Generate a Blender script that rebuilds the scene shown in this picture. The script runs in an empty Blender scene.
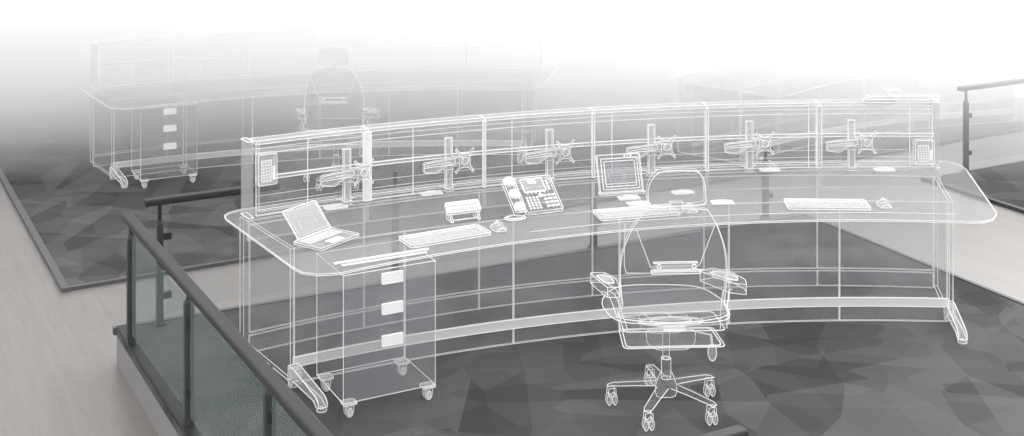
import bpy, bmesh, math, random
from mathutils import Vector, Matrix, Euler
random.seed(4)
S = bpy.context.scene
COL = S.collection
PI = math.pi

# ------------------------------------------------------------------ camera, world, lights, exposure
FOCAL = 1267.0          # px at a width of 1024
CAM_H = 2.82            # metres above the raised floor
HORIZON = -150.0        # px row of the horizon (above the frame)
cd = bpy.data.cameras.new('camera')
cam = bpy.data.objects.new('camera', cd)
COL.objects.link(cam)
cam.location = (0, 0, CAM_H)
cam.rotation_euler = (PI/2, 0, 0)
cd.sensor_width = 36
cd.lens = FOCAL/1024*36
cd.shift_y = -(218-HORIZON)/1024
cd.clip_end = 300
S.camera = cam

W = bpy.data.worlds.new('world')
S.world = W
W.use_nodes = True
bg = W.node_tree.nodes['Background']
bg.inputs[0].default_value = (1, 1, 1, 1)
bg.inputs[1].default_value = 1.6

def area(name, loc, target, size, power, colr=(1, 1, 1)):
    ld = bpy.data.lights.new(name, 'AREA')
    ld.shape = 'RECTANGLE'; ld.size, ld.size_y = size; ld.energy = power; ld.color = colr
    o = bpy.data.objects.new(name, ld); COL.objects.link(o)
    o.location = loc
    o.rotation_euler = (Vector(target)-Vector(loc)).to_track_quat('-Z', 'Y').to_euler()
    return o
area('fill_light_side', (10.0, 8.0, 3.6), (4.0, 9.5, -0.2), (5, 2.0), 240)  # unseen fill light added to brighten the right-hand wood floor
area('fill_light_back', (8.5, 18.5, 7.0), (4.6, 11.5, -0.2), (7, 2.5), 1600)  # unseen area light added behind, for a glossy highlight on the right floor

S.view_settings.view_transform = 'Standard'
S.view_settings.look = 'None'
S.view_settings.gamma = 1
S.view_settings.use_curve_mapping = False
S.view_settings.exposure = 0.0
S.cycles.transparent_max_bounces = 96
S.cycles.max_bounces = 8
S.cycles.volume_bounces = 6
S.cycles.use_denoising = True

# ------------------------------------------------------------------ materials
def mat(name):
    m = bpy.data.materials.new(name); m.use_nodes = True
    nt = m.node_tree; nt.nodes.clear()
    out = nt.nodes.new('ShaderNodeOutputMaterial')
    return m, nt, out

def solid(name, colr, rough=.6, metal=0, spec=.5, bump=0):
    m, nt, out = mat(name)
    p = nt.nodes.new('ShaderNodeBsdfPrincipled')
    p.inputs['Roughness'].default_value = rough
    p.inputs['Metallic'].default_value = metal
    p.inputs['Specular IOR Level'].default_value = spec
    n = nt.nodes.new('ShaderNodeTexNoise'); n.inputs['Scale'].default_value = 30
    mx = nt.nodes.new('ShaderNodeMixRGB'); mx.blend_type = 'MULTIPLY'; mx.inputs[0].default_value = .06
    mx.inputs[1].default_value = (*colr, 1)
    nt.links.new(n.outputs['Fac'], mx.inputs[2])
    nt.links.new(mx.outputs[0], p.inputs['Base Color'])
    nt.links.new(p.outputs[0], out.inputs[0])
    return m

def film(name, colr, alpha):
    """clear sheet that lets most light through and scatters a little"""
    m, nt, out = mat(name)
    t = nt.nodes.new('ShaderNodeBsdfTransparent')
    d = nt.nodes.new('ShaderNodeBsdfDiffuse'); d.inputs[0].default_value = (*colr, 1)
    mx = nt.nodes.new('ShaderNodeMixShader'); mx.inputs[0].default_value = alpha
    nt.links.new(t.outputs[0], mx.inputs[1]); nt.links.new(d.outputs[0], mx.inputs[2])
    nt.links.new(mx.outputs[0], out.inputs[0])
    return m

def glass_pane(name, tint, alpha, colr):
    m, nt, out = mat(name)
    t = nt.nodes.new('ShaderNodeBsdfTransparent'); t.inputs[0].default_value = (*tint, 1)
    d = nt.nodes.new('ShaderNodeBsdfDiffuse'); d.inputs[0].default_value = (*colr, 1)
    mx = nt.nodes.new('ShaderNodeMixShader'); mx.inputs[0].default_value = alpha
    nt.links.new(t.outputs[0], mx.inputs[1]); nt.links.new(d.outputs[0], mx.inputs[2])
    nt.links.new(mx.outputs[0], out.inputs[0])
    return m

LINE = film('white_edge', (.97, .97, .97), .97)
THIN = film('fine_white_edge', (.95, .95, .96), .62)
BODY = film('clear_grey_panel', (.42, .425, .445), .10)
TOPM = film('clear_worktop', (.47, .47, .48), .20)
SEAT = film('clear_chair_shell', (.44, .445, .46), .09)
MILK = film('milky_white_plastic', (.93, .93, .93), .46)
KEYS = film('pale_key_plastic', (.9, .9, .9), .16)
SCRN = film('clear_screen_panel', (.62, .62, .63), .06)
WHITE = film('white_plastic', (.95, .95, .95), .9)
PALE = film('pale_clear_plastic', (.62, .62, .63), .30)
RAIL = solid('dark_grey_painted_steel', (.026, .027, .029), .5, .0, .35)
POST = solid('charcoal_steel', (.04, .043, .045), .5)
TRIM = solid('grey_metal_edge_trim', (.10, .10, .105), .5)
KERB = solid('light_grey_kerb_paint', (.25, .243, .247), .8)
PANE = glass_pane('green_tinted_glass', (.90, .925, .915), .22, (.265, .31, .297))
CLEARP = glass_pane('clear_glass', (.97, .975, .975), .02, (.3, .3, .3))

def carpet(name, dark, light, scale):
    m, nt, out = mat(name)
    N = nt.nodes.new; L = nt.links.new
    tc = N('ShaderNodeTexCoord')
    acc = None
    for rot, sx, sy, off, wt in ((62, 2.2, .75, 1.3, .42), (-8, .8, 2.1, 5.7, .34), (27, 1.0, 1.9, 9.1, .24)):
        mp = N('ShaderNodeMapping'); mp.inputs['Rotation'].default_value = (0, 0, math.radians(rot))
        mp.inputs['Scale'].default_value = (scale*sx, scale*sy, scale); mp.inputs['Location'].default_value = (off, -off, .5)
        L(tc.outputs['Object'], mp.inputs[0])
        v = N('ShaderNodeTexVoronoi'); v.voronoi_dimensions = '2D'; v.inputs['Scale'].default_value = 1; v.inputs['Randomness'].default_value = 1
        L(mp.outputs[0], v.inputs['Vector'])
        c = N('ShaderNodeSeparateColor'); L(v.outputs['Color'], c.inputs[0])
        ml = N('ShaderNodeMath'); ml.operation = 'MULTIPLY_ADD'; ml.inputs[1].default_value = wt
        L(c.outputs[0], ml.inputs[0])
        if acc: L(acc, ml.inputs[2])
        else: ml.inputs[2].default_value = 0
        acc = ml.outputs[0]
    cr = N('ShaderNodeValToRGB'); cr.color_ramp.elements[0].position = .2; cr.color_ramp.elements[1].position = .8
    cr.color_ramp.elements[0].color = (*dark, 1); cr.color_ramp.elements[1].color = (*light, 1)
    L(acc, cr.inputs[0])
    fz = N('ShaderNodeTexNoise'); fz.inputs['Scale'].default_value = 240; L(tc.outputs['Object'], fz.inputs['Vector'])
    mx = N('ShaderNodeMixRGB'); mx.blend_type = 'MULTIPLY'; mx.inputs[0].default_value = .2
    L(cr.outputs[0], mx.inputs[1]); L(fz.outputs['Fac'], mx.inputs[2])
    p = N('ShaderNodeBsdfPrincipled'); p.inputs['Roughness'].default_value = .95; p.inputs['Specular IOR Level'].default_value = .1
    L(mx.outputs[0], p.inputs['Base Color']); L(p.outputs[0], out.inputs[0])
    return m
CARPET = carpet('grey_shard_carpet', (.060, .061, .063), (.138, .139, .142), 2.1)

def wood():
    m, nt, out = mat('pale_grey_wood_planks')
    N = nt.nodes.new; L = nt.links.new
    tc = N('ShaderNodeTexCoord')
    mp = N('ShaderNodeMapping'); mp.inputs['Rotation'].default_value = (0, 0, math.radians(-119))
    L(tc.outputs['Object'], mp.inputs[0])
    bk = N('ShaderNodeTexBrick'); bk.inputs['Scale'].default_value = 1
    bk.inputs['Brick Width'].default_value = 1.5; bk.inputs['Row Height'].default_value = .17
    bk.inputs['Mortar Size'].default_value = .0025; bk.inputs['Color1'].default_value = (.238, .224, .216, 1)
    bk.inputs['Color2'].default_value = (.226, .213, .205, 1); bk.inputs['Mortar'].default_value = (.218, .206, .199, 1)
    L(mp.outputs[0], bk.inputs['Vector'])
    mp2 = N('ShaderNodeMapping'); mp2.inputs['Scale'].default_value = (1.2, 14, 1); L(mp.outputs[0], mp2.inputs[0])
    n = N('ShaderNodeTexNoise'); n.inputs['Scale'].default_value = 2.2; n.inputs['Detail'].default_value = 6; L(mp2.outputs[0], n.inputs['Vector'])
    cr = N('ShaderNodeValToRGB'); cr.color_ramp.elements[0].position = .3; cr.color_ramp.elements[1].position = .7
    cr.color_ramp.elements[0].color = (.84, .835, .83, 1); cr.color_ramp.elements[1].color = (1, 1, 1, 1)
    L(n.outputs['Fac'], cr.inputs[0])
    mx = N('ShaderNodeMixRGB'); mx.blend_type = 'MULTIPLY'; mx.inputs[0].default_value = 1
    L(bk.outputs['Color'], mx.inputs[1]); L(cr.outputs[0], mx.inputs[2])
    p = N('ShaderNodeBsdfPrincipled'); p.inputs['Roughness'].default_value = .36; p.inputs['Specular IOR Level'].default_value = .6
    L(mx.outputs[0], p.inputs['Base Color']); L(p.outputs[0], out.inputs[0])
    return m
WOOD = wood()

# ------------------------------------------------------------------ mesh helper
def smooth_loop(pts, n=5, closed=True):
    P = [Vector(p) for p in pts]; out = []
    m = len(P)
    for i in range(m if closed else m-1):
        if closed:
            a, b, c, d = P[(i-1) % m], P[i], P[(i+1) % m], P[(i+2) % m]
        else:
            a, b, c, d = P[max(i-1, 0)], P[i], P[i+1], P[min(i+2, m-1)]
        for k in range(n):
            t = k/n
            out.append(.5*((2*b)+(c-a)*t+(2*a-5*b+4*c-d)*t*t+(3*b-a-3*c+d)*t**3))
    if not closed: out.append(P[-1])
    return out

def rounded(pts, r, n=5):
    """polygon with rounded corners, 2-D"""
    out = []; m = len(pts)
    for i in range(m):
        p = Vector(pts[i]); a = Vector(pts[i-1])-p; b = Vector(pts[(i+1) % m])-p
        rr = min(r, a.length*.45, b.length*.45)
        p0 = p+a.normalized()*rr; p1 = p+b.normalized()*rr
        for k in range(n+1):
            t = k/n
            out.append((1-t)**2*p0+2*t*(1-t)*p+t*t*p1)
    return out

class MB:
    def __init__(self):
        self.bm = bmesh.new(); self.lines = []
    def _faces(self, vs, fs):
        v = [self.bm.verts.new(p) for p in vs]
        for f in fs:
            try: self.bm.faces.new([v[i] for i in f])
            except ValueError: pass
        return self
    def prism(self, poly, a, b, f=None):
        """poly: 2-D loop, extruded from a to b; f maps (u, v, w) to 3-D"""
        f = f or (lambda u, v, w: (u, v, w))
        n = len(poly)
        vs = [f(p[0], p[1], a) for p in poly]+[f(p[0], p[1], b) for p in poly]
        fs = [list(range(n))[::-1], [n+i for i in range(n)]]
        fs += [[i, (i+1) % n, n+(i+1) % n, n+i] for i in range(n)]
        return self._faces(vs, fs)
    def box(self, x0, x1, y0, y1, z0, z1, f=None):
        return self.prism([(x0, y0), (x1, y0), (x1, y1), (x0, y1)], z0, z1, f)
    def rbox(self, x0, x1, y0, y1, z0, z1, r, f=None):
        return self.prism(rounded([(x0, y0), (x1, y0), (x1, y1), (x0, y1)], r, 4), z0, z1, f)
    def bar(self, p, q, w, h, up=(0, 0, 1)):
        p, q = Vector(p), Vector(q); d = (q-p).normalized(); u = Vector(up)
        s = d.cross(u).normalized(); t = s.cross(d)
        vs = [c+s*i*w/2+t*j*h/2 for c in (p, q) for i, j in ((-1, -1), (1, -1), (1, 1), (-1, 1))]
        return self._faces(vs, [[0, 1, 2, 3], [7, 6, 5, 4], [0, 4, 5, 1], [1, 5, 6, 2], [2, 6, 7, 3], [3, 7, 4, 0]])
    def taper(self, p, q, w0, h0, w1, h1):
        p, q = Vector(p), Vector(q); d = (q-p).normalized()
        s = d.cross(Vector((0, 0, 1))).normalized(); t = s.cross(d)
        vs = [c+s*i*w/2+t*j*h/2 for c, w, h in ((p, w0, h0), (q, w1, h1)) for i, j in ((-1, -1), (1, -1), (1, 1), (-1, 1))]
        return self._faces(vs, [[0, 1, 2, 3], [7, 6, 5, 4], [0, 4, 5, 1], [1, 5, 6, 2], [2, 6, 7, 3], [3, 7, 4, 0]])
    def rod(self, p, q, r, n=12, r2=None):
        p, q = Vector(p), Vector(q); d = (q-p).normalized()
        s = d.orthogonal().normalized(); t = d.cross(s); r2 = r if r2 is None else r2
        vs = [c+(s*math.cos(2*PI*i/n)+t*math.sin(2*PI*i/n))*rr for c, rr in ((p, r), (q, r2)) for i in range(n)]
        return self._faces(vs, [list(range(n))[::-1], [n+i for i in range(n)]]+[[i, (i+1) % n, n+(i+1) % n, n+i] for i in range(n)])
    def sweep(self, pts, r, n=8):
        P = [Vector(p) for p in pts]; vs = []; fs = []
        s = None
        for i, p in enumerate(P):
            d = (P[min(i+1, len(P)-1)]-P[max(i-1, 0)]).normalized()
            s = d.orthogonal().normalized() if s is None else (s-d*s.dot(d)).normalized()
            t = d.cross(s)
            vs += [p+(s*math.cos(2*PI*k/n)+t*math.sin(2*PI*k/n))*r for k in range(n)]
        for i in range(len(P)-1):
            fs += [[i*n+k, i*n+(k+1) % n, (i+1)*n+(k+1) % n, (i+1)*n+k] for k in range(n)]
        fs += [list(range(n))[::-1], [(len(P)-1)*n+k for k in range(n)]]
        return self._faces(vs, fs)
    def lathe(self, prof, c=(0, 0, 0), n=24, sx=1, sy=1):
        c = Vector(c); vs = []; fs = []
        for r, z in prof:
            vs += [c+Vector((r*sx*math.cos(2*PI*k/n), r*sy*math.sin(2*PI*k/n), z)) for k in range(n)]
        for i in range(len(prof)-1):
            fs += [[i*n+k, i*n+(k+1) % n, (i+1)*n+(k+1) % n, (i+1)*n+k] for k in range(n)]
        fs += [list(range(n))[::-1], [(len(prof)-1)*n+k for k in range(n)]]
        return self._faces(vs, fs)
    def line(self, pts, r=.002, closed=False):
        """a fine raised bead laid along a path"""
        P = [Vector(p) for p in pts]
        if closed: P.append(P[0])
        self.lines += [(P[i], P[i+1], r) for i in range(len(P)-1)]
        return self
    def build(self, name, m, parent=None, wire=0, ang=32, edge=None, off=(0, 0, 0), xf=None, smooth=False):
        bm = self.bm
        bmesh.ops.recalc_face_normals(bm, faces=bm.faces[:])
        segs = list(self.lines)
        if wire:
            for e in bm.edges:
                if len(e.link_faces) != 2 or e.calc_face_angle(0) > math.radians(ang):
                    segs.append((e.verts[0].co.copy(), e.verts[1].co.copy(), wire))
        if smooth:
            for f in bm.faces: f.smooth = True
        for a, b, r in segs:
            d = b-a
            if d.length < 1e-5: continue
            d.normalize(); s = d.orthogonal().normalized(); t = d.cross(s)
            a2 = a-d*r*.4; b2 = b+d*r*.4; n = 5
            v = [bm.verts.new(c+(s*math.cos(2*PI*k/n)+t*math.sin(2*PI*k/n))*r) for c in (a2, b2) for k in range(n)]
            fl = [bm.faces.new([v[k], v[(k+1) % n], v[n+(k+1) % n], v[n+k]]) for k in range(n)]
            fl += [bm.faces.new(v[:n][::-1]), bm.faces.new(v[n:])]
            for f in fl: f.material_index = 1
        o3 = Vector(off)
        for v in bm.verts:
            if xf is not None: v.co = xf @ v.co
            v.co -= o3
        me = bpy.data.meshes.new(name); bm.to_mesh(me); bm.free()
        me.materials.append(m); me.materials.append(edge or LINE)
        o = bpy.data.objects.new(name, me); COL.objects.link(o)
        if parent is not None: o.parent = parent
        return o

def tag(o, label=None, cat=None, group=None, kind=None):
    if label: o['label'] = label
    if cat: o['category'] = cat
    if group: o['group'] = group
    if kind: o['kind'] = kind
    return o

def thing(name, label, cat, loc=(0, 0, 0), rz=0, group=None):
    o = bpy.data.objects.new(name, None); COL.objects.link(o)
    o.location = loc; o.rotation_euler = (0, 0, rz); o.empty_display_size = .1
    return tag(o, label, cat, group)

KIDS = {}
def dup(root, loc, rz=None, label=None, group=None):
    def cp(o, parent):
        c = o.copy(); COL.objects.link(c)
        if parent is not None: c.parent = parent
        for ch in list(o.children): cp(ch, c)
        return c
    r = cp(root, None)
    r.location = loc
    if rz is not None: r.rotation_euler = (0, 0, rz)
    if label: r['label'] = label
    if group: r['group'] = group
    return r

# ------------------------------------------------------------------ floors
LOW = -0.21
A1 = Vector((.485, -.875, 0))      # aisle direction, towards the camera
A2 = Vector((.875, .485, 0))       # across
b = MB(); b.box(-30, 40, -2, 70, LOW-.2, LOW)
tag(b.build('floor', WOOD), kind='structure')

PL = [(-2.336, 7.475), (-.33, 3.83), (3.97, 6.20), (2.26, 9.80), (2.236, 9.87)]
b = MB(); b.prism(PL, -.04, 0)
tag(b.build('floor', CARPET), 'raised floor of grey shard-pattern carpet', kind='structure')
b = MB(); b.prism([(x*.9985+.001, y*.9985+.01) for x, y in PL], LOW, -.04)
tag(b.build('trim_1', KERB), kind='structure')
def edging(name, pts, z0, z1, w, m, ext=1):
    b = MB()
    for i in range(len(pts)-1):
        p, q = Vector((*pts[i], (z0+z1)/2)), Vector((*pts[i+1], (z0+z1)/2))
        d = (q-p).normalized()
        b.bar(p-d*w/2*ext, q+d*w/2*ext, w, z1-z0)
    return tag(b.build(name, m), kind='structure')
edging('trim_2', [PL[3], PL[0]], -.035, .006, .035, TRIM)
edging('trim_3', [(PL[0][0]+.03, PL[0][1]+.012), (PL[1][0]+.03, PL[1][1]+.016)], -.03, .014, .06, RAIL, 0)
edging('trim_4', [PL[2], PL[3]], -.035, .006, .03, POST)
# the carpet of the rows behind
FC = [(-3.07, 8.70), (4.43, 13.03), (4.43+2.6*3, 13.03+1.5*3), (3, 40), (-20.2, 40)]
b = MB(); b.prism(FC, LOW, LOW+.02)
tag(b.build('floor', CARPET), 'far floor of grey shard-pattern carpet', kind='structure')
edging('trim_5', [FC[1], FC[0]], LOW, LOW+.026, .03, TRIM)
edging('trim_6', [FC[0], (-20.2, 40)], LOW, LOW+.03, .05, TRIM)
RC = [(3.78, 11.6), (5.3, 8.5), (12, 12.2), (10, 15.06)]
b = MB(); b.prism(RC, LOW, LOW+.02)
tag(b.build('floor', CARPET), 'right-hand floor of grey shard-pattern carpet', kind='structure')
edging('trim_7', [RC[1], RC[0]], LOW, LOW+.03, .05, POST)
edging('trim_8', [RC[0], RC[3]], LOW, LOW+.026, .03, TRIM)

# ------------------------------------------------------------------ haze volume added to fade the back of the hall to white
def fade_haze(name, y0, y1, dens):
    """added bank of haze; its slanting front shapes the fade to white"""
    m, nt, out = mat(name)
    v = nt.nodes.new('ShaderNodeVolumeScatter'); v.inputs['Color'].default_value = (1, 1, 1, 1)
    v.inputs['Density'].default_value = dens
    nt.links.new(v.outputs[0], out.inputs['Volume'])
    zt, zb, k = 2.2, LOW-.3, 1/.53
    prof = [(y0-(zt+.21)*k, zt), (y0+.3*k, zb), (y1+.3*k-.002, zb), (y1-(zt+.21)*k-.002, zt)]
    b = MB(); b.prism(prof, -32, 42, lambda a, e, q: (q, a, e))
    o = b.build('haze', m)
    return tag(o, 'added white haze fading out the back of the hall', 'haze', kind='stuff')
fade_haze('fade_haze_front', 11.5, 12.8, .12)
fade_haze('fade_haze_middle', 12.8, 14.2, .34)
fade_haze('fade_haze_back', 14.2, 70, .46)

# ------------------------------------------------------------------ railings
def rail_post(parent, p, d, top, plain=False):
    """round-edged post with a thin spigot under the handrail"""
    r = math.atan2(d.y, d.x)
    X = Matrix.Translation(Vector(p)) @ Matrix.Rotation(r, 4, 'Z')
    b = MB(); b.prism(rounded([(-.019, -.024), (.019, -.024), (.019, .024), (-.019, .024)], .008, 3), .0, top-.11)
    b.rod((0, 0, top-.11), (0, 0, top-.095), .021, 14, .017)
    o = b.build('post', POST, parent, xf=X)
    b = MB(); b.rod((0, 0, top-.1), (0, 0, top), .0125, 12); b.build('spigot', RAIL, o, xf=X)
    if not plain:
        b = MB(); b.box(-.03, .03, -.035, .035, 0, .010); b.build('base_plate', RAIL, o, xf=X)
    for z in (.17, .52):
        b = MB(); b.rbox(.017, .034 if plain else .07, -.01, .01, z-.02, z+.02, .004)
        b.build('glass_clamp', RAIL, o, xf=X)
def pane(parent, p, q, z0=.07, z1=.62, m=None):
    p, q = Vector(p), Vector(q); d = (q-p).normalized()
    b = MB(); b.bar(p+d*.045+Vector((0, 0, (z0+z1)/2)), q-d*.045+Vector((0, 0, (z0+z1)/2)), .012, z1-z0)
    return b.build('glass_panel', m or PANE, parent)
def handrail(parent, p, q, z):
    p, q = Vector(p), Vector(q); d = (q-p).normalized(); s = d.cross(Vector((0, 0, 1)))
    prof = rounded([(-.031, -.02), (.031, -.02), (.031, .02), (-.031, .02)], .012, 4)
    b = MB()
    n = len(prof); vs = []
    L_ = (q-p).length
    for dist in (0, L_):
        for u, v in prof: vs.append(p+d*dist+s*u+Vector((0, 0, z+v)))
    b._faces(vs, [list(range(n))[::-1], [n+i for i in range(n)]]+[[i, (i+1) % n, n+(i+1) % n, n+i] for i in range(n)])
    return b.build('handrail', RAIL, parent)

r1 = thing('railing', 'dark steel railing with green glass running down the left edge of the raised floor', 'railing')
pts = [Vector((-2.17, 7.22, 0))+Vector((.4975, -.8675, 0))*1.19*k for k in range(4)]
for p in pts: rail_post(r1, p, A1, .722, True)
for a, c in zip(pts, pts[1:]): pane(r1, a, c)
handrail(r1, (-2.185, 7.19, 0), (-.35, 3.90, 0), .742)
r2 = thing('railing', 'railing along the back edge of the raised floor, partly behind the near desk', 'railing')
pts = [Vector((-2.094, 7.53, 0)), Vector((-.764, 8.29, 0)), Vector((.58, 8.99, 0)), Vector((1.94, 9.70, 0))]
for p, h in zip(pts, (.715, .715, .70, .55)): rail_post(r2, p, A2, h)
for a, c in zip(pts, pts[1:]): pane(r2, a, c, m=CLEARP)
handrail(r2, (-2.17, 7.485, 0), (-2.17+.875*.82, 7.485+.485*.82, 0), .735)
r3 = thing('railing', 'end of a dark handrail poking in at the bottom edge below the chair', 'railing')
pts = [Vector((.76, 4.49, 0)), Vector((-.28, 3.913, 0))]
for p in pts: rail_post(r3, p, -A2, .735)
pane(r3, *pts); handrail(r3, (.824, 4.52, 0), (-.33, 3.88, 0), .742)
r4 = thing('railing', 'hazy railing with a single post on the right behind the desk', 'railing')
zc = LOW+.02
pts = [Vector((4.25, 11.86, zc)), Vector((5.9, 12.77, zc))]
for p in pts: rail_post(r4, p, A2, .76)
b = MB(); b.bar(Vector((4.31, 11.9, zc+.35)), Vector((5.84, 12.73, zc+.35)), .012, .55)
b.build('glass_panel', CLEARP, r4)
handrail(r4, (4.18, 11.82, 0), (6.1, 12.88, 0), zc+.78)

# ------------------------------------------------------------------ control desk
FC_, FR = (1.957, 2.326), 4.834      # front edge of the worktop
PC, PR = (2.115, 1.163), 6.417       # front panels
BC, BR = (1.996, 2.163), 6.03        # back panels
SC, SR = (2.463, .963), 7.388        # desk screens
def arc(c, r, x0, x1, n):
    a0 = math.asin((x0-c[0])/r); a1 = math.asin((x1-c[0])/r)
    return [(c[0]+r*math.sin(a0+(a1-a0)*k/n), c[1]+r*math.cos(a0+(a1-a0)*k/n)) for k in range(n+1)]
def arc_slab(c, r0, r1, x0, x1, n):
    """loop between two radii over the same angles"""
    a0 = math.asin((x0-c[0])/r0); a1 = math.asin((x1-c[0])/r0)
    P = []
    for r, ks in ((r0, range(n+1)), (r1, range(n, -1, -1))):
        for k in ks:
            a = a0+(a1-a0)*k/n
            P.append((c[0]+r*math.sin(a), c[1]+r*math.cos(a)))
    return P
ORI = Vector((.9, 7.3, 0))
ZT = .73
def make_desk():
    t = thing('control_desk', 'long curved see-through control desk with white edges, nearest of the rows', 'desk', ORI, 0)
    # worktop
    fr = arc(FC_, FR, -.85, 2.58, 26)
    right = [(2.635, 7.12), (2.72, 7.17), (2.79, 7.29), (2.815, 7.42), (2.975, 8.30), (2.97, 8.44), (2.92, 8.51)]
    back = arc((2.463, .963), 7.565, 2.82, -1.52, 26)
    left = [(-1.59, 7.355), (-1.63, 7.31), (-1.645, 7.25), (-1.62, 7.18), (-1.10, 6.35), (-1.04, 6.27), (-.95, 6.24)]
    b = MB(); b.prism(fr+right+back+left, ZT-.008, ZT)
    w = b.build('worktop', TOPM, t, wire=.002, off=ORI, ang=40)
    b = MB(); b.line([(x, y+.145, ZT) for x, y in arc(FC_, FR, .1, 2.55, 18)], .0017)
    b.build('edge_inlay', THIN, w, off=ORI)
    # end panels
    for p, q in (((-1.16, 6.69), (-1.55, 7.27)), ((2.62, 7.56), (2.73, 8.16))):
        P, Q = Vector((*p, 0)), Vector((*q, 0)); d = (Q-P).normalized(); s = Vector((-d.y, d.x, 0))*.011
        b = MB(); b.prism([(P+s)[:2], (Q+s)[:2], (Q-s)[:2], (P-s)[:2]], .012, ZT-.014)
        b.build('end_panel', BODY, t, wire=.0023, off=ORI)
    # front panels
    js = [-1.15, -.59, .01, .63, 1.29, 1.96, 2.60]
    for a, c in zip(js, js[1:]):
        b = MB(); b.prism(arc_slab(PC, PR, PR+.016, a+.002, c-.002, 5), .004, ZT-.014)
        b.build('front_panel', BODY, t, wire=.0017, off=ORI, ang=40)
    # white crossbeam along the front
    b = MB(); b.prism(arc_slab(PC, PR-.012, PR-.002, -1.15, 2.60, 26), .095, .145)
    b.build('crossbeam', MILK, t, wire=.002, off=ORI, ang=40)
    # back panels with a kick rail at their foot
    js = [-1.47, -.87, -.2, .51, 1.235, 1.975, 2.71]
    for a, c in zip(js, js[1:]):
        b = MB(); b.prism(arc_slab(BC, BR, BR+.014, a+.002, c-.002, 5), .115, ZT-.014)
        b.build('back_panel', BODY, t, wire=.0015, off=ORI, ang=40)
        b = MB(); b.prism(arc_slab(BC, BR-.006, BR+.008, a+.002, c-.002, 5), .004, .10)
        b.build('kick_board', BODY, t, wire=.0015, off=ORI, ang=40)
    # cable trays hanging under the back of the worktop
    js = [-1.50, -.86, -.17, .52, 1.27, 2.02, 2.82]
    for a, c in zip(js, js[1:]):
        b = MB(); b.prism(arc_slab(SC, SR-.02, SR, a+.006, c-.006, 5), .605, ZT-.014)
        b.build('cable_tray', BODY, t, wire=.0017, off=ORI, ang=40)
    # cast feet
    for p, d in (((-1.15, 6.66), Vector((.55, -.83, 0))), ((2.62, 7.60), Vector((-.12, -.99, 0)))):
        d.normalize(); s = Vector((-d.y, d.x, 0)); P = Vector((*p, 0))
        f = lambda u, v, w_: P+d*u+s*w_+Vector((0, 0, v))
        prof = [(-.01, .02), (-.01, .115), (.05, .115), (.33, .068), (.36, .05), (.37, .02), (.335, .018), (.30, .04), (.05, .05), (.04, .02)]
        b = MB(); b.prism(rounded(prof, .01, 2), -.024, .024, f)
        o = b.build('foot', PALE, t, wire=.003, off=ORI, ang=40)
        for u in (-.005, .35):
            c = P+d*u
            b = MB(); b.lathe([(.024, 0), (.026, .006), (.010, .012), (.007, .022)], c, 14)
            b.build('leveller', PALE, o, wire=.002, off=ORI)
        b = MB(); b.rbox(-.0, .035, .05, .108, -.03, .03, .008, f); b.build('bracket', MILK, o, wire=.002, off=ORI)
    return t
desk = make_desk()

def make_screen():
    t = thing('desk_screen', 'low see-through screen in six bays on the back of the near desk', 'screen', ORI+Vector((0, 0, ZT)), 0)
    off = ORI+Vector((0, 0, ZT))
    Z0, Z1 = ZT+.001, 1.158
    js = [-1.46, -.86, -.17, .52, 1.27, 2.02, 2.775]
    mids = [-1.19, -.60, 0, .64, 1.21, 1.95, 2.62]
    for i, (a, c) in enumerate(zip(js, js[1:])):
        b = MB(); b.prism(arc_slab(SC, SR, SR+.02, a+.004, c-.004, 5), Z0, Z1-.02)
        A = lambda r, z: [(x, y, z) for x, y in arc_slab(SC, r, r+.1, a+.004, c-.004, 5)[:6]]
        b.line(A(SR-.002, .765), .002).line(A(SR-.002, .80), .0012).line(A(SR-.002, .845), .0012)
        b.line(A(SR-.002, 1.085), .0022).line(A(SR-.002, 1.115), .0016)
        m_ = mids[i]
        if i == 4: m_ = 1.95
        if i == 5: m_ = 2.62
        (x, y), = arc_slab(SC, SR-.003, SR, m_, m_+.1, 1)[:1]
        b.line([(x, y, Z0), (x, y, Z1-.02)], .0026)
        b.build('screen_panel', SCRN, t, wire=.0018, off=off, ang=40)
        b = MB(); b.prism(arc_slab(SC, SR-.012, SR-.001, a+.004, c-.004, 5), .935, .955)
        b.build('tool_rail', PALE, t, wire=.0019, off=off, ang=40)
        b = MB(); b.prism(arc_slab(SC, SR-.01, SR+.09, a+.004, c-.004, 5), Z1-.018, Z1)
        b.build('top_cap', PALE, t, wire=.0018, off=off, ang=40)
        b = MB(); b.prism(arc_slab(SC, SR+.07, SR+.088, a+.004, c-.004, 5), Z0, Z1-.02)
        b.build('rear_panel', SCRN, t, wire=.0012, off=off, ang=40)
    for i, x0 in enumerate(js[1:-1]):
        w = (.022, .008, .008, .008, .016)[i]
        b = MB(); b.prism(arc_slab(SC, SR-.016, SR-.003, x0-w, x0+w, 1), Z0, Z1-.02)
        b.build('divider', MILK if i == 0 else PALE, t, wire=.0022, off=off)
    for x0, x1 in ((-1.495, -1.465), (2.78, 2.81)):
        b = MB(); b.prism(rounded(arc_slab(SC, SR-.02, SR+.1, x0, x1, 1), .012, 3), Z0, Z1+.004)
        b.build('end_cap', PALE, t, wire=.003, off=off, ang=40)
    return t
screen = make_screen()

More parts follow.
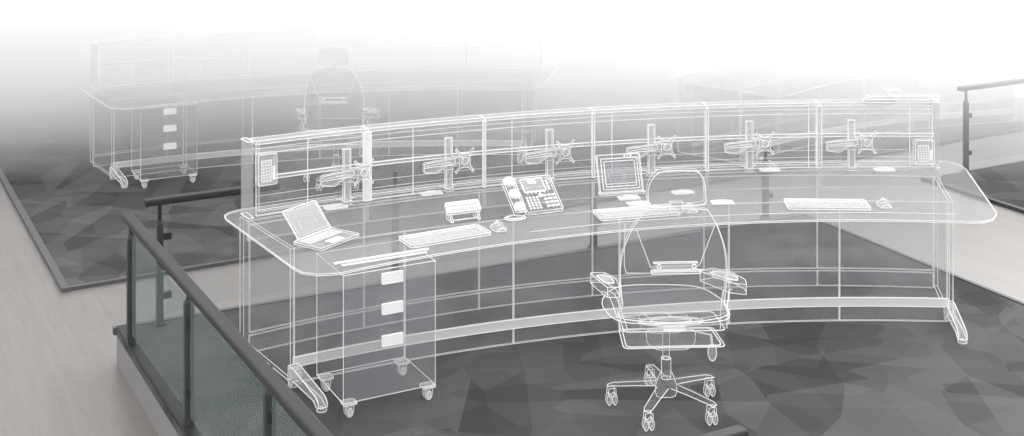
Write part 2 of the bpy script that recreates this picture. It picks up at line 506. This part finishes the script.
# ------------------------------------------------------------------ mobile drawer pedestal
def make_pedestal():
    p0 = Vector((-.825, 6.257, 0)); p1 = Vector((-.384, 6.49, 0)); u = (p1-p0).normalized(); n = Vector((-u.y, u.x, 0))
    w = (p1-p0).length; dep = .42; zb, zt = .075, .71
    c = p0+u*w/2+n*dep/2
    t = thing('drawer_pedestal', 'see-through drawer pedestal on castors under the left end of the near desk', 'drawer unit', c, math.atan2(u.y, u.x))
    b = MB(); b.box(-w/2, w/2, -dep/2+.022, dep/2, zb, zt); b.build('cabinet', BODY, t, wire=.0021)
    hs = [(.60, .705), (.445, .595), (.08, .44)]
    hz = [.672, .52, .36]
    for (z0, z1), z in zip(hs, hz):
        b = MB(); b.box(-w/2+.003, w/2-.003, -dep/2, -dep/2+.02, z0+.002, z1-.002)
        d = b.build('drawer', BODY, t)
        b = MB(); b.rbox(-.056, .056, -.026, .026, 0, .012, .003, lambda a, e, q: (a, -dep/2-q-.001, z+e))
        b.build('handle', WHITE, d, wire=.0015)['label'] = 'solid white handle'
    for sx in (-1, 1):
        for sy in (-1, 1):
            X = Matrix.Translation((sx*(w/2-.035), sy*(dep/2-.04), 0))
            b = MB(); b.rbox(-.034, .034, -.03, .03, .066, .073, .01)
            fork = rounded([(-.02, .066), (.02, .066), (.021, .03), (.012, .003), (-.012, .003), (-.021, .03)], .014, 4)
            b.prism(fork, -.015, .015, lambda a, e, q: (a, q, e))
            o = b.build('castor', PALE, t, wire=.002, xf=X, ang=40)
            b = MB(); b.prism([(.012*math.cos(2*PI*k/14), .028+.018*math.sin(2*PI*k/14)) for k in range(14)], -.018, .018, lambda a, e, q: (a, q, e))
            b.build('wheel', MILK, o, wire=.002, xf=X, ang=40)
    return t
pedestal = make_pedestal()

# ------------------------------------------------------------------ monitor arms
def make_arm():
    t = thing('monitor_arm', '', 'monitor arm', group='monitor arms on the near desk')
    b = MB(); b.box(-.021, .021, -.012, .012, .02, .325); b.build('mast', PALE, t, wire=.0022)
    b = MB(); b.rbox(-.027, .027, -.022, .022, .001, .02, .006); b.box(-.018, .018, -.02, .02, .02, .135)
    b.rbox(-.03, .03, -.024, .024, .135, .16, .008)
    b.build('clamp_collar', PALE, t, wire=.0018)
    b = MB(); b.rbox(-.055, .05, .014, .03, .03, .165, .008, lambda a, e, q: (a, e, q)); b.build('mounting_box', BODY, t, wire=.0019)
    b = MB(); b.prism(rounded([(-.17, .135), (-.17, .19), (.03, .205), (.03, .175), (-.02, .17), (-.09, .125)], .01, 3), -.045, -.018, lambda a, e, q: (a, q, e))
    b.line([(-.165, -.047, .165), (.0, -.047, .17)], .002).line([(-.16, -.047, .175), (.0, -.047, .188)], .0015)
    b.build('swing_arm', PALE, t, wire=.0018, ang=40)
    b = MB()
    cx, cz = .088, .188
    star = []
    for k in range(4):
        a = PI/4+k*PI/2
        for da, r in ((-.62, .042), (-.14, .055), (-.05, .1), (.05, .1), (.14, .055), (.62, .042)):
            star.append((cx+r*math.cos(a+da)*.82, cz+r*math.sin(a+da)))
    b.prism(star, -.05, -.042, lambda a, e, q: (a+(q+.05)*.5, q, e))
    b.line([(cx-.03, -.052, cz+.03), (cx+.02, -.052, cz-.02), (cx+.03, -.052, cz+.02)], .0015)
    b.rod((cx, -.052, cz), (cx, -.060, cz), .022, 12)
    b.build('mounting_plate', PALE, t, wire=.0015)
    b = MB(); b.rod((.03, -.03, .16), (.03, -.03, .215), .016, 12); b.taper((.03, -.03, .19), (.08, -.042, .19), .02, .03, .02, .04)
    b.build('joint', PALE, t, wire=.0014)
    return t
masts = [(-.975, 7.51), (-.39, 7.80), (.236, 8.03), (.893, 8.17), (1.543, 8.275), (2.215, 8.31)]
ords = ['first from the left end of the near desk, behind the laptop', 'second from the left end of the near desk, behind the button box',
        'standing directly behind the desk phone', 'standing between the touch panel and the chair headrest',
        'fifth from the left, in the bay right of the chair', 'nearest the right end of the near desk']
arm = make_arm()
for i, ((x, y), o_) in enumerate(zip(masts, ords)):
    a = arm if i == 0 else dup(arm, (0, 0, 0))
    a.location = (x, y-.035, ZT+.001)
    a.rotation_euler = (0, 0, math.asin((x-SC[0])/SR)*-1)
    a['label'] = 'pale monitor arm, '+o_
ARMS = [(o.location.copy(), o.rotation_euler.z) for o in COL.objects if o.name.startswith('monitor_arm') and o.parent is None]

def star_plate(b, cx, cy, cz, s, horiz=True):
    st = []
    for k in range(4):
        a = PI/4+k*PI/2
        for da, r in ((-.5, .5), (-.1, .95), (.1, .95), (.5, .5)):
            st.append((cx+s*r*math.cos(a+da), cy+s*r*math.sin(a+da)))
    b.prism(st, cz, cz+.006)
# the arm folded over the top of the screen at the right end
t = thing('folded_monitor_arm', 'pale monitor arm folded flat on top of the screen at its right end', 'monitor arm', (2.58, 8.36, 1.159))
b = MB(); b.rbox(-.24, .24, -.025, .025, .022, .04, .02); b.rbox(-.26, -.05, -.045, .03, .004, .022, .02)
b.build('swing_arm', PALE, t, wire=.0022, ang=40)
b = MB(); b.rod((-.07, .0, .041), (-.07, .0, .075), .022, 14); star_plate(b, -.07, 0, .076, .06)
b.build('mounting_plate', MILK, t, wire=.0018)
b = MB(); b.rod((.2, 0, .0), (.2, 0, .022), .03, 14); b.build('joint', MILK, t, wire=.002)

# ------------------------------------------------------------------ things on the desk
def make_keyboard():
    t = thing('keyboard', '', 'keyboard')
    w, d = .475, .175
    b = MB(); b.rbox(-w/2, w/2, -d/2, d/2, 0, .014, .016); b.build('case', KEYS, t, wire=.0021, ang=45)
    b = MB()
    rows = 6
    for r in range(rows):
        y0 = -d/2+.014+r*.0245
        x = -w/2+.014
        while x < w/2-.02:
            if r == 0 and -w*.22 < x < -w*.05: kw = .12
            else: kw = random.choice((.0175, .0175, .0175, .0175, .026))
            if .10 < x < .112 or .165 < x < .175: x += .012
            kw = min(kw, w/2-.012-x)
            if r == 4 and .06 < x < .09: x += .018; continue
            b.box(x, x+kw-.0045, y0, y0+.019, .0145, .0195)
            x += kw
    b.build('keys', KEYS, t)['kind'] = 'stuff'
    b = MB(); b.box(-w/2+.02, w/2-.06, d/2-.021, d/2-.014, .0142, .0165); b.build('status_strip', MILK, t)
    return t
kb = make_keyboard()
kb.location = (-.36, 6.835, ZT+.002); kb.rotation_euler = (0, 0, math.radians(29)); kb['group'] = 'keyboards on the near desk'
kb['label'] = 'pale keyboard on the near desk behind the drawer pedestal, right of the laptop'
dup(kb, (.715, 7.275, ZT+.002), math.radians(15), 'pale keyboard on the near desk in front of the touch panel, by the chair')
dup(kb, (1.85, 7.44, ZT+.002), math.radians(-2), 'pale keyboard on the right half of the near desk')

def make_mouse():
    t = thing('mouse', '', 'mouse', group='mice on the near desk')
    secs = [(-.045, .022, .012), (-.03, .029, .022), (-.005, .031, .030), (.02, .029, .026), (.04, .024, .014)]
    b = MB(); n = 10; vs = []; fs = []
    for y, hw, h in secs:
        vs += [(hw*math.cos(PI*k/(n-1)), y, h*math.sin(PI*k/(n-1))**.7) for k in range(n)]
    for i in range(len(secs)-1):
        fs += [[i*n+k, i*n+(k+1) % n, (i+1)*n+(k+1) % n, (i+1)*n+k] for k in range(n)]
    fs += [list(range(n))[::-1], [(len(secs)-1)*n+k for k in range(n)]]
    b._faces(vs, fs)
    b.build('shell', PALE, t, wire=.002, ang=50)
    b = MB(); b.line([(0, .0, .031), (0, .038, .016)], .0018).line([(-.027, .008, .016), (-.015, .006, .026), (0, .004, .031), (.015, .006, .026), (.027, .008, .016)], .0018)
    b.build('buttons', MILK, t)
    b = MB(); b.rod((-.004, .025, .025), (.004, .025, .025), .008, 10); b.build('wheel', MILK, t)
    return t
ms = make_mouse(); ms.location = (-.075, 6.985, ZT+.002); ms.rotation_euler = (0, 0, math.radians(22)); ms.scale = (1.2,)*3
ms['label'] = 'pale computer mouse right of the leftmost keyboard'
dup(ms, (1.03, 7.345, ZT+.002), math.radians(10), 'pale computer mouse beside the middle keyboard, in front of the chair headrest')
dup(ms, (2.185, 7.445, ZT+.002), math.radians(0), 'pale computer mouse right of the rightmost keyboard')

# laptop, hinge along the local x axis
hp = Vector((-1.16, 6.71, ZT+.002)); hq = Vector((-.98, 6.985, ZT+.002)); u = (hq-hp).normalized(); L_ = .33
t = thing('laptop', 'open white laptop at the left end of the near desk, screen tilted back', 'laptop', hp, math.atan2(u.y, u.x))
b = MB(); b.rbox(0, L_, -.215, 0, 0, .013, .01); base = b.build('base', PALE, t, wire=.0016, ang=45)
b = MB()
for r in range(5):
    for k in range(13): b.box(.025+k*.0215, .025+k*.0215+.018, -.035-r*.019, -.0195-r*.019, .0132, .0155)
b.build('keys', PALE, base, wire=.0006)['kind'] = 'stuff'
b = MB(); b.rbox(.11, .22, -.2, -.14, .0132, .0142, .006); b.build('touchpad', WHITE, base)
b = MB(); b.rbox(.05, L_-.004, .0, .19, 0, .008, .008, lambda a, e, q: (a, -.0+e*.66+q*.75, .014+e*.75-q*.66))
ld = b.build('lid', PALE, t, wire=.0022, ang=45)
b = MB(); b.rbox(.066, L_-.02, .016, .175, -.0012, -.0004, .003, lambda a, e, q: (a, -.0+e*.66+q*.75, .014+e*.75-q*.66)); b.build('display', PALE, ld, wire=.0008)
b = MB(); b.rod((.03, .004, .013), (.30, .004, .013), .006, 8); b.build('hinge', MILK, t)
b = MB()
for x in (.11, .25): b.box(x, x+.012, .05, .1, 0, .001, lambda a, e, q: (a, -.0+e*.66+q*.75, .014+e*.75-q*.66))
b.build('latch', WHITE, ld)

t.scale = (.93,)*3

# desk phone
t = thing('desk_phone', 'white-edged desk phone with round handset and keypad behind the left keyboard', 'phone', (.085, 7.23, ZT+.002), math.radians(22))
tilt = lambda a, e, q: (a, e*.83-q*.5, e*.56+q*.83+.004)
b = MB(); b.rbox(0, .225, 0, .255, .0, .022, .012, tilt); body = b.build('body', BODY, t, wire=.0022, ang=45)
b = MB(); b.prism([(.02, .004), (.2, .10), (.2, .006)], .02, .205, lambda a, e, q: (q, a, e)); b.build('stand', BODY, t, wire=.0012)
b = MB(); b.rbox(.03, .165, .14, .235, .0225, .03, .006, tilt); d_ = b.build('display', PALE, t, wire=.0028)
b = MB(); b.box(.07, .12, .195, .228, .0305, .0315, tilt); b.build('readout', WHITE, d_)
b = MB()
for r in range(5):
    for k in range(4):
        x, y = .028+k*.021, .022+r*.019
        b.rod(tilt(x, y, .0225), tilt(x, y, .028), .0072, 8)
for k in range(5): b.rod(tilt(.045+k*.026, .132, .0225), tilt(.045+k*.026, .132, .0275), .006, 8)
for r in range(4):
    for k in range(3): b.rbox(.13+k*.028, .152+k*.028, .022+r*.026, .034+r*.026, .0225, .028, .004, tilt)
b.rod(tilt(.118, .108, .0225), tilt(.118, .108, .029), .014, 12)
for k in range(4): b.rod(tilt(.188, .15+k*.02, .0225), tilt(.188, .15+k*.02, .028), .008, 8)
b.build('keypad', WHITE, t)['kind'] = 'stuff'
b = MB(); b.rbox(-.075, -.008, -.005, .25, .006, .035, .018, tilt)
h_ = b.build('handset', BODY, t, wire=.0022, ang=45)
for y in (.03, .125, .22):
    b = MB(); b.rod(tilt(-.042, y, .036), tilt(-.042, y, .048), .031, 18); b.build('ear_cup', MILK, h_, wire=.0015)
b = MB()
b.sweep([(-.085+.06*math.cos(2*PI*k/24), -.03+.045*math.sin(2*PI*k/24), .006+.001*math.sin(k*2)) for k in range(25)], .004, 6)
b.sweep([(-.085+.045*math.cos(2*PI*k/24), -.03+.032*math.sin(2*PI*k/24), .012) for k in range(25)], .003, 6)
b.build('cord', WHITE, t)

# touch panel on a little stand
t = thing('touch_panel', 'square touch panel in a white-edged bezel leaning back on the near desk', 'screen', (.535, 7.66, ZT+.002), math.radians(14))
tp = lambda a, e, q: (a, e*.34+q*.94, e*.94-q*.34+.012)
b = MB(); b.rbox(0, .275, 0, .225, 0, .022, .006, tp); b.build('bezel', BODY, t, wire=.0024, ang=45)
b = MB(); b.rbox(.022, .253, .018, .20, -.003, -.0005, .006, tp); s_ = b.build('display', BODY, t, wire=.0022, ang=45)
b = MB(); b.rbox(.040, .235, .034, .184, -.005, -.0032, .004, tp); b.line([tp(.04, .05, -.006), tp(.235, .05, -.006)], .002)
b.build('glass', BODY, s_, wire=.0022, ang=45)
b = MB()
for x in (.175, .215): b.rod(tp(x, .212, -.001), tp(x, .212, -.006), .006, 10)
b.build('button', WHITE, t)
b = MB(); b.prism([(.0, .0), (.13, .0), (.08, .10)], .09, .185, lambda a, e, q: (q, a+.03, e)); b.build('stand', BODY, t, wire=.0014)
b = MB(); b.rbox(-.006, .28, -.02, .03, 0, .01, .008); b.build('foot', PALE, t, wire=.0018, ang=45)

# button box standing by the phone
t = thing('button_box', 'small white button box on a stand left of the desk phone', 'control box', (-.27, 7.16, ZT+.002), math.radians(24))
bt = lambda a, e, q: (a, e*.8-q*.6, .035+e*.6+q*.8)
b = MB(); b.rbox(-.1, .1, .0, .07, 0, .02, .008, bt); o = b.build('panel', MILK, t, wire=.002, ang=45)
b = MB()
for k in range(9):
    for r in range(2): b.rod(bt(-.082+k*.0205, .02+r*.028, .02), bt(-.082+k*.0205, .02+r*.028, .031), .0075, 8)
b.build('button', WHITE, o)['kind'] = 'stuff'
for sx in (-1, 1):
    b = MB(); b.prism([(-.03, 0), (.05, 0), (.055, .05), (.0, .032)], sx*.082-.006, sx*.082+.006, lambda a, e, q: (q, a, e)); b.build('leg', PALE, t, wire=.002)
b = MB(); b.rod((-.076, -.02, .008), (.076, -.02, .008), .004, 6); b.build('crossbar', WHITE, t)

# flat white plates let into the worktop
def make_grommet():
    t = thing('cable_grommet', '', 'cable grommet', group='cable grommets on the near desk')
    b = MB(); b.rbox(-.065, .065, -.035, .035, 0, .006, .01); b.build('plate', MILK, t, wire=.001)
    b = MB(); b.rbox(-.03, .03, .012, .024, .0062, .012, .005); b.build('flap', MILK, t, wire=.001)
    return t
gr = [(-1.03, 7.40, 28, 'at the foot of the leftmost monitor arm'), (-.49, 7.70, 24, 'below the second monitor arm from the left'),
      (.70, 7.60, 14, 'in front of the touch panel, the larger of two'), (1.04, 7.72, 10, 'seen through the chair headrest'),
      (.745, 7.475, 12, 'tucked behind the middle keyboard'), (1.68, 8.26, 5, 'by the fifth monitor arm from the left'),
      (2.43, 8.27, 0, 'at the right end of the near desk'), (1.245, 7.50, 6, 'above the front-panel joint just right of the chair back')]
g0 = make_grommet()
for i, (x, y, a, l) in enumerate(gr):
    o = g0 if i == 0 else dup(g0, (0, 0, 0))
    o.location = (x, y, ZT+.001); o.rotation_euler = (0, 0, math.radians(a)); o['label'] = 'flat white cable grommet '+l

# hatched speaker boxes hung on the screen
def speaker_box(x, z, w, h, label):
    a = -math.asin((x-SC[0])/SR)
    y = SC[1]+math.sqrt((SR-.02)**2-(x-SC[0])**2)
    t = thing('speaker_box', label, 'speaker', (x, y, z), a)
    b = MB(); b.rbox(-w/2, w/2, 0, h, -.045, -.0, .012, lambda p, q, r: (p, r, q)); b.build('case', PALE, t, wire=.0022, ang=45)
    b = MB(); b.box(-w*.36, w*.2, h*.12, h*.8, -.05, -.046, lambda p, q, r: (p, r, q))
    for k in range(7):
        u0 = -w*.36+k*w*.08
        b.line([(u0, -.0515, h*.12), (u0+w*.06, -.0515, h*.8)], .0016)
        b.line([(-w*.36, -.0515, h*(.14+k*.1)), (w*.2, -.0515, h*(.16+k*.1))], .0012)
    b.build('grille', PALE, t, wire=.0012)
    b = MB(); b.box(w*.25, w*.4, h*.15, h*.6, -.05, -.046, lambda p, q, r: (p, r, q)); b.build('switch_strip', WHITE, t)
speaker_box(-1.41, .918, .11, .175, 'hatched pale speaker box hung on the screen at its left end')
speaker_box(2.70, .765, .125, .155, 'hatched pale speaker box hung on the screen at its right end')

# ------------------------------------------------------------------ office chair
def make_chair():
    t = thing('office_chair', 'see-through high-backed swivel chair drawn up to the near desk', 'chair', (.779, 6.41, 0), 0)
    hubz = .085
    b = MB(); b.lathe([(.03, .052), (.048, .06), (.056, .085), (.052, .12), (.036, .165), (.028, .18)], (0, 0, 0), 20)
    out_ = [(.028, .18), (.036, .165), (.052, .12), (.056, .085), (.048, .06), (.03, .052)]
    b.line([(-x, -.004, z) for x, z in out_]+[(x, -.004, z) for x, z in out_[::-1]], .002)
    b.build('hub', SEAT, t, smooth=True)
    for k in range(5):
        a = math.radians(26+72*k); X = Matrix.Rotation(a, 4, 'Z')
        b = MB()
        secs = [(.052, .03, .10, .145), (.15, .026, .095, .138), (.27, .022, .088, .124), (.296, .014, .086, .112)]
        vs = []; m_ = 10
        for x, hw, z0, z1 in secs:
            vs += [(x, hw*math.cos(2*PI*j/m_), (z0+z1)/2+(z1-z0)/2*math.sin(2*PI*j/m_)) for j in range(m_)]
        fs = [list(range(m_))[::-1], [3*m_+j for j in range(m_)]]
        for i in range(3): fs += [[i*m_+j, i*m_+(j+1) % m_, (i+1)*m_+(j+1) % m_, (i+1)*m_+j] for j in range(m_)]
        b._faces(vs, fs)
        b.line([(x, -hw*1.0, (z0+z1)/2-.003) for x, hw, z0, z1 in secs]+[(x, hw*1.0, (z0+z1)/2-.003) for x, hw, z0, z1 in secs[::-1]], .002)
        lg = b.build('leg', SEAT, t, xf=X, smooth=True)
        X2 = Matrix.Rotation(a, 4, 'Z') @ Matrix.Translation((.275, 0, 0)) @ Matrix.Rotation(-a+.15, 4, 'Z')
        b = MB(); b.prism(rounded([(-.02, .045), (.02, .045), (.019, .088), (-.019, .088)], .008, 3), -.016, .016, lambda p, q, r: (p, r, q))
        b.build('castor', SEAT, lg, wire=.0018, xf=X2, ang=40)
        for s in (-1, 1):
            b = MB(); b.prism([(s*.0145+.0125*math.cos(2*PI*j/16), .029+.0275*math.sin(2*PI*j/16)) for j in range(16)], -.013, .013, lambda p, q, r: (p, r, q))
            b.build('wheel', PALE, lg, wire=.002, xf=X2, ang=40)
    b = MB(); b.rod((0, 0, .15), (0, 0, .25), .024, 16); b.rod((0, 0, .25), (0, 0, .40), .017, 12)
    b.line([(-.024, -.004, .15), (-.024, -.004, .25)], .0022).line([(.024, -.004, .15), (.024, -.004, .25)], .0022)
    b.line([(-.017, -.002, .25), (-.017, -.002, .4)], .002).line([(.017, -.002, .25), (.017, -.002, .4)], .002)
    b.build('gas_lift', SEAT, t, wire=.0022, ang=45)
    # tilt mechanism under the seat
    b = MB(); b.prism(rounded([(-.12, .43), (-.11, .36), (-.06, .33), (.09, .33), (.13, .36), (.13, .43)], .02, 3), -.1, .12, lambda p, q, r: (p, r, q))
    b.build('tilt_box', SEAT, t, wire=.002, ang=45)
    b = MB(); b.rod((.13, .0, .385), (.225, -.02, .37), .006, 8); b.rod((.225, -.02, .37), (.23, -.03, .325), .004, 6)
    b.prism([(.23+.022*math.cos(2*PI*k/16), .285+.042*math.sin(2*PI*k/16)) for k in range(16)], -.034, -.026, lambda p, q, r: (p, r, q))
    b.build('lever', PALE, t, wire=.002, ang=45)
    # seat pan frame
    b = MB(); b.prism(rounded([(-.25, -.25), (.25, -.25), (.24, .0), (-.24, .0)], .03, 4), .40, .48)
    b.prism(rounded([(-.235, -.235), (.235, -.235), (.225, -.01), (-.225, -.01)], .03, 4), .40, .402)
    b.line([(-.07, -.2, .482), (-.12, .0, .482), (.0, .0, .482), (.06, -.2, .482)], .002, True)
    b.build('seat_pan', SEAT, t, wire=.0026, ang=45)
    b = MB(); b.box(-.05, .06, -.23, -.16, .47, .474); b.build('maker_plate', WHITE, t)
    b = MB(); b.lathe([(.16, 0), (.16, .006)], (0, -.14, .484), 28, 1, .35); b.lathe([(.10, .007), (.10, .009)], (0, -.14, .484), 24, 1, .35)
    b.build('seat_ring', SEAT, t, wire=.0024)
    # seat cushion
    out = smooth_loop([(-.25, -.23), (0, -.26), (.25, -.23), (.30, -.05), (.275, .12), (.2, .25), (0, .29), (-.2, .27), (-.30, .12), (-.32, -.05)], 5)
    b = MB()
    vs = []; n = len(out)
    lv = [(.93, .492), (1, .505), (1, .525), (.95, .545), (.80, .552)]
    for s, z in lv: vs += [(p.x*s, p.y*s, z-.02*max(0, p.y*s-.12)/.1) for p in out]
    fs = [list(range(n))[::-1], [4*n+k for k in range(n)]]
    for i in range(4): fs += [[i*n+k, i*n+(k+1) % n, (i+1)*n+(k+1) % n, (i+1)*n+k] for k in range(n)]
    b._faces(vs, fs)
    rim = [(p.x, p.y, .522) for p in out]
    b.line(rim, .0024, True)
    b.build('seat', SEAT, t, smooth=True)
    # backrest: shield-shaped shell, curved and leaning back
    def by(x, z): return -.25-.06*(z-.5)/.6+.55*x*x-.07*math.sin(PI*min(1, max(0, (z-.5)/.62)))*-1*.3
    def shell(name, loop, th, m, par, wire, shift=0, lines=()):
        b = MB()
        n = len(loop)
        f = lambda u_, v_, w_: (u_, by(u_, v_)+w_+shift, v_)
        # ring strips from the outline to a centre spine keep the curve
        cx = sum(p[0] for p in loop)/n; cz = sum(p[1] for p in loop)/n
        rings = [1, .66, .33]
        for w_, flip in ((0, False), (th, True)):
            vs = [f(cx+(p[0]-cx)*s, cz+(p[1]-cz)*s, w_) for s in rings for p in loop]+[f(cx, cz, w_)]
            fs = []
            for i in range(2): fs += [[i*n+k, i*n+(k+1) % n, (i+1)*n+(k+1) % n, (i+1)*n+k] for k in range(n)]
            fs += [[2*n+k, 2*n+(k+1) % n, 3*n] for k in range(n)]
            b._faces(vs, fs)
        vs = [f(p[0], p[1], w_) for w_ in (0, th) for p in loop]
        b._faces(vs, [[k, (k+1) % n, n+(k+1) % n, n+k] for k in range(n)])
        bmesh.ops.remove_doubles(b.bm, verts=b.bm.verts[:], dist=1e-5)
        b.line([f(p[0], p[1], 0) for p in loop], wire, True)
        b.line([f(p[0], p[1], th) for p in loop], wire*.5, True)
        for ln, rr in lines: b.line([f(p[0], p[1], -.003) for p in ln], rr)
        return b.build(name, m, par, smooth=True)
    half = [(.12, 1.085), (.17, 1.05), (.215, .97), (.25, .87), (.262, .78), (.26, .70), (.25, .60), (.235, .53)]
    loop = smooth_loop([(p[0], p[1]) + (0,) for p in half]+[(-p[0], p[1], 0) for p in half[::-1]], 4)
    shell('backrest', [(p.x, p.y) for p in loop], .035, SEAT, t, .0026, lines=[
        ([(-.19, .98), (-.12, .795), (.12, .80), (.19, .995)], .0018),
        ([(-.245, 1.01), (-.245, .80), (-.235, .76), (.0, .765), (.1, .775), (.14, .78)], .0016)])
    loop = smooth_loop([(-.115, 1.10, 0), (0, 1.105, 0), (.13, 1.11, 0), (.14, 1.16, 0), (.125, 1.24, 0), (.085, 1.275, 0), (0, 1.28, 0), (-.085, 1.272, 0), (-.13, 1.22, 0), (-.14, 1.15, 0)], 4)
    shell('headrest', [(p.x, p.y) for p in loop], .05, SEAT, t, .0024)
    b = MB(); b.box(-.03, .03, -.30, -.275, 1.07, 1.12); b.build('headrest_bracket', SEAT, t, wire=.0012)
    b = MB()
    b.rbox(-.11, .105, -.292, -.272, .79, .825, .006); b.box(-.12, .115, -.298, -.27, .775, .786)
    for s in (-1, 1): b.rod((s*.085, -.294, .81), (s*.085, -.3, .81), .01, 10)
    b.build('lumbar_pad', PALE, t, wire=.002, ang=45)
    # uprights either side of the back and the armrests
    for s in (-1, 1):
        b = MB()
        P = smooth_loop([(s*.245, -.22, .48), (s*.255, -.18, .52), (s*.285, -.08, .60), (s*.315, -.02, .602)], 4, False)
        b.sweep(P, .018, 8)
        for dx, dy in ((-.016, 0), (.016, 0)): b.line([(p.x+dx, p.y+dy-.004, p.z) for p in P], .002)
        o = b.build('arm_support', SEAT, t, smooth=True)
        if s > 0: pad = [(.19, .10), (.27, .14), (.345, .08), (.395, -.04), (.385, -.12), (.31, -.09), (.24, .02)]
        else: pad = [(-.375, .10), (-.30, .10), (-.255, .0), (-.25, -.12), (-.315, -.125), (-.35, .0)]
        pad = rounded(pad, .012, 2)
        b = MB(); b.prism([(p.x, p.y) for p in pad], .605, .655)
        pd = b.build('armrest', SEAT, t, wire=.0018, ang=27)
        b = MB(); cx_ = sum(p.x for p in pad)/len(pad); cy_ = sum(p.y for p in pad)/len(pad)
        b.prism([(cx_+(p.x-cx_)*.62, cy_+(p.y-cy_)*.55) for p in pad], .6555, .659); b.build('pad_insert', PALE, pd, wire=.0018, ang=45)
    return t
chair = make_chair()
chair.rotation_euler = (0, 0, math.radians(3))

# ------------------------------------------------------------------ the rows behind
D1 = Vector((-2.50, 4.93, LOW+.02))
D2 = Vector((-4.80, 9.62, LOW+.02))
def row(src, D, label, group):
    o = dup(src, src.location+D, None, label, group)
    return o
row(desk, D1, 'second long curved see-through desk, in the row behind the near desk', 'desks in the rows behind')
row(screen, D1, 'low see-through screen on the second-row desk, fading in the haze', 'screens in the rows behind')
row(pedestal, D1+Vector((.04, .04, 0)), 'see-through drawer pedestal on castors under the second-row desk', 'pedestals in the rows behind')
row(chair, D1+Vector((.13, .12, 0)), 'see-through swivel chair at the second-row desk, fading in the haze', 'chairs')
chair['group'] = 'chairs'
row(desk, D2, 'third long curved desk, almost lost in the haze at top left', 'desks in the rows behind')
row(pedestal, D2, 'drawer pedestal under the third-row desk, almost lost in haze', 'pedestals in the rows behind')
row(desk, Vector((3.1, 6.0, LOW+.02)), 'long curved desk at the far right, almost lost in the haze', 'desks in the rows behind').rotation_euler.z = math.radians(16)

# thin white bar lying along the front of the near desk
p0 = Vector((-.90, 6.385, ZT+.001)); p1 = Vector((-.434, 6.625, ZT+.001)); u = (p1-p0).normalized()
t = thing('ledge_strip', 'thin white strip lying on the near desk along its front edge, above the drawer pedestal', 'strip', p0, math.atan2(u.y, u.x))
b = MB(); b.rbox(0, (p1-p0).length, -.008, .008, 0, .008, .006); b.build('strip', WHITE, t)
b = MB(); b.box(.03, (p1-p0).length-.03, -.05, -.03, 0, .004); b.build('lip', THIN, t)
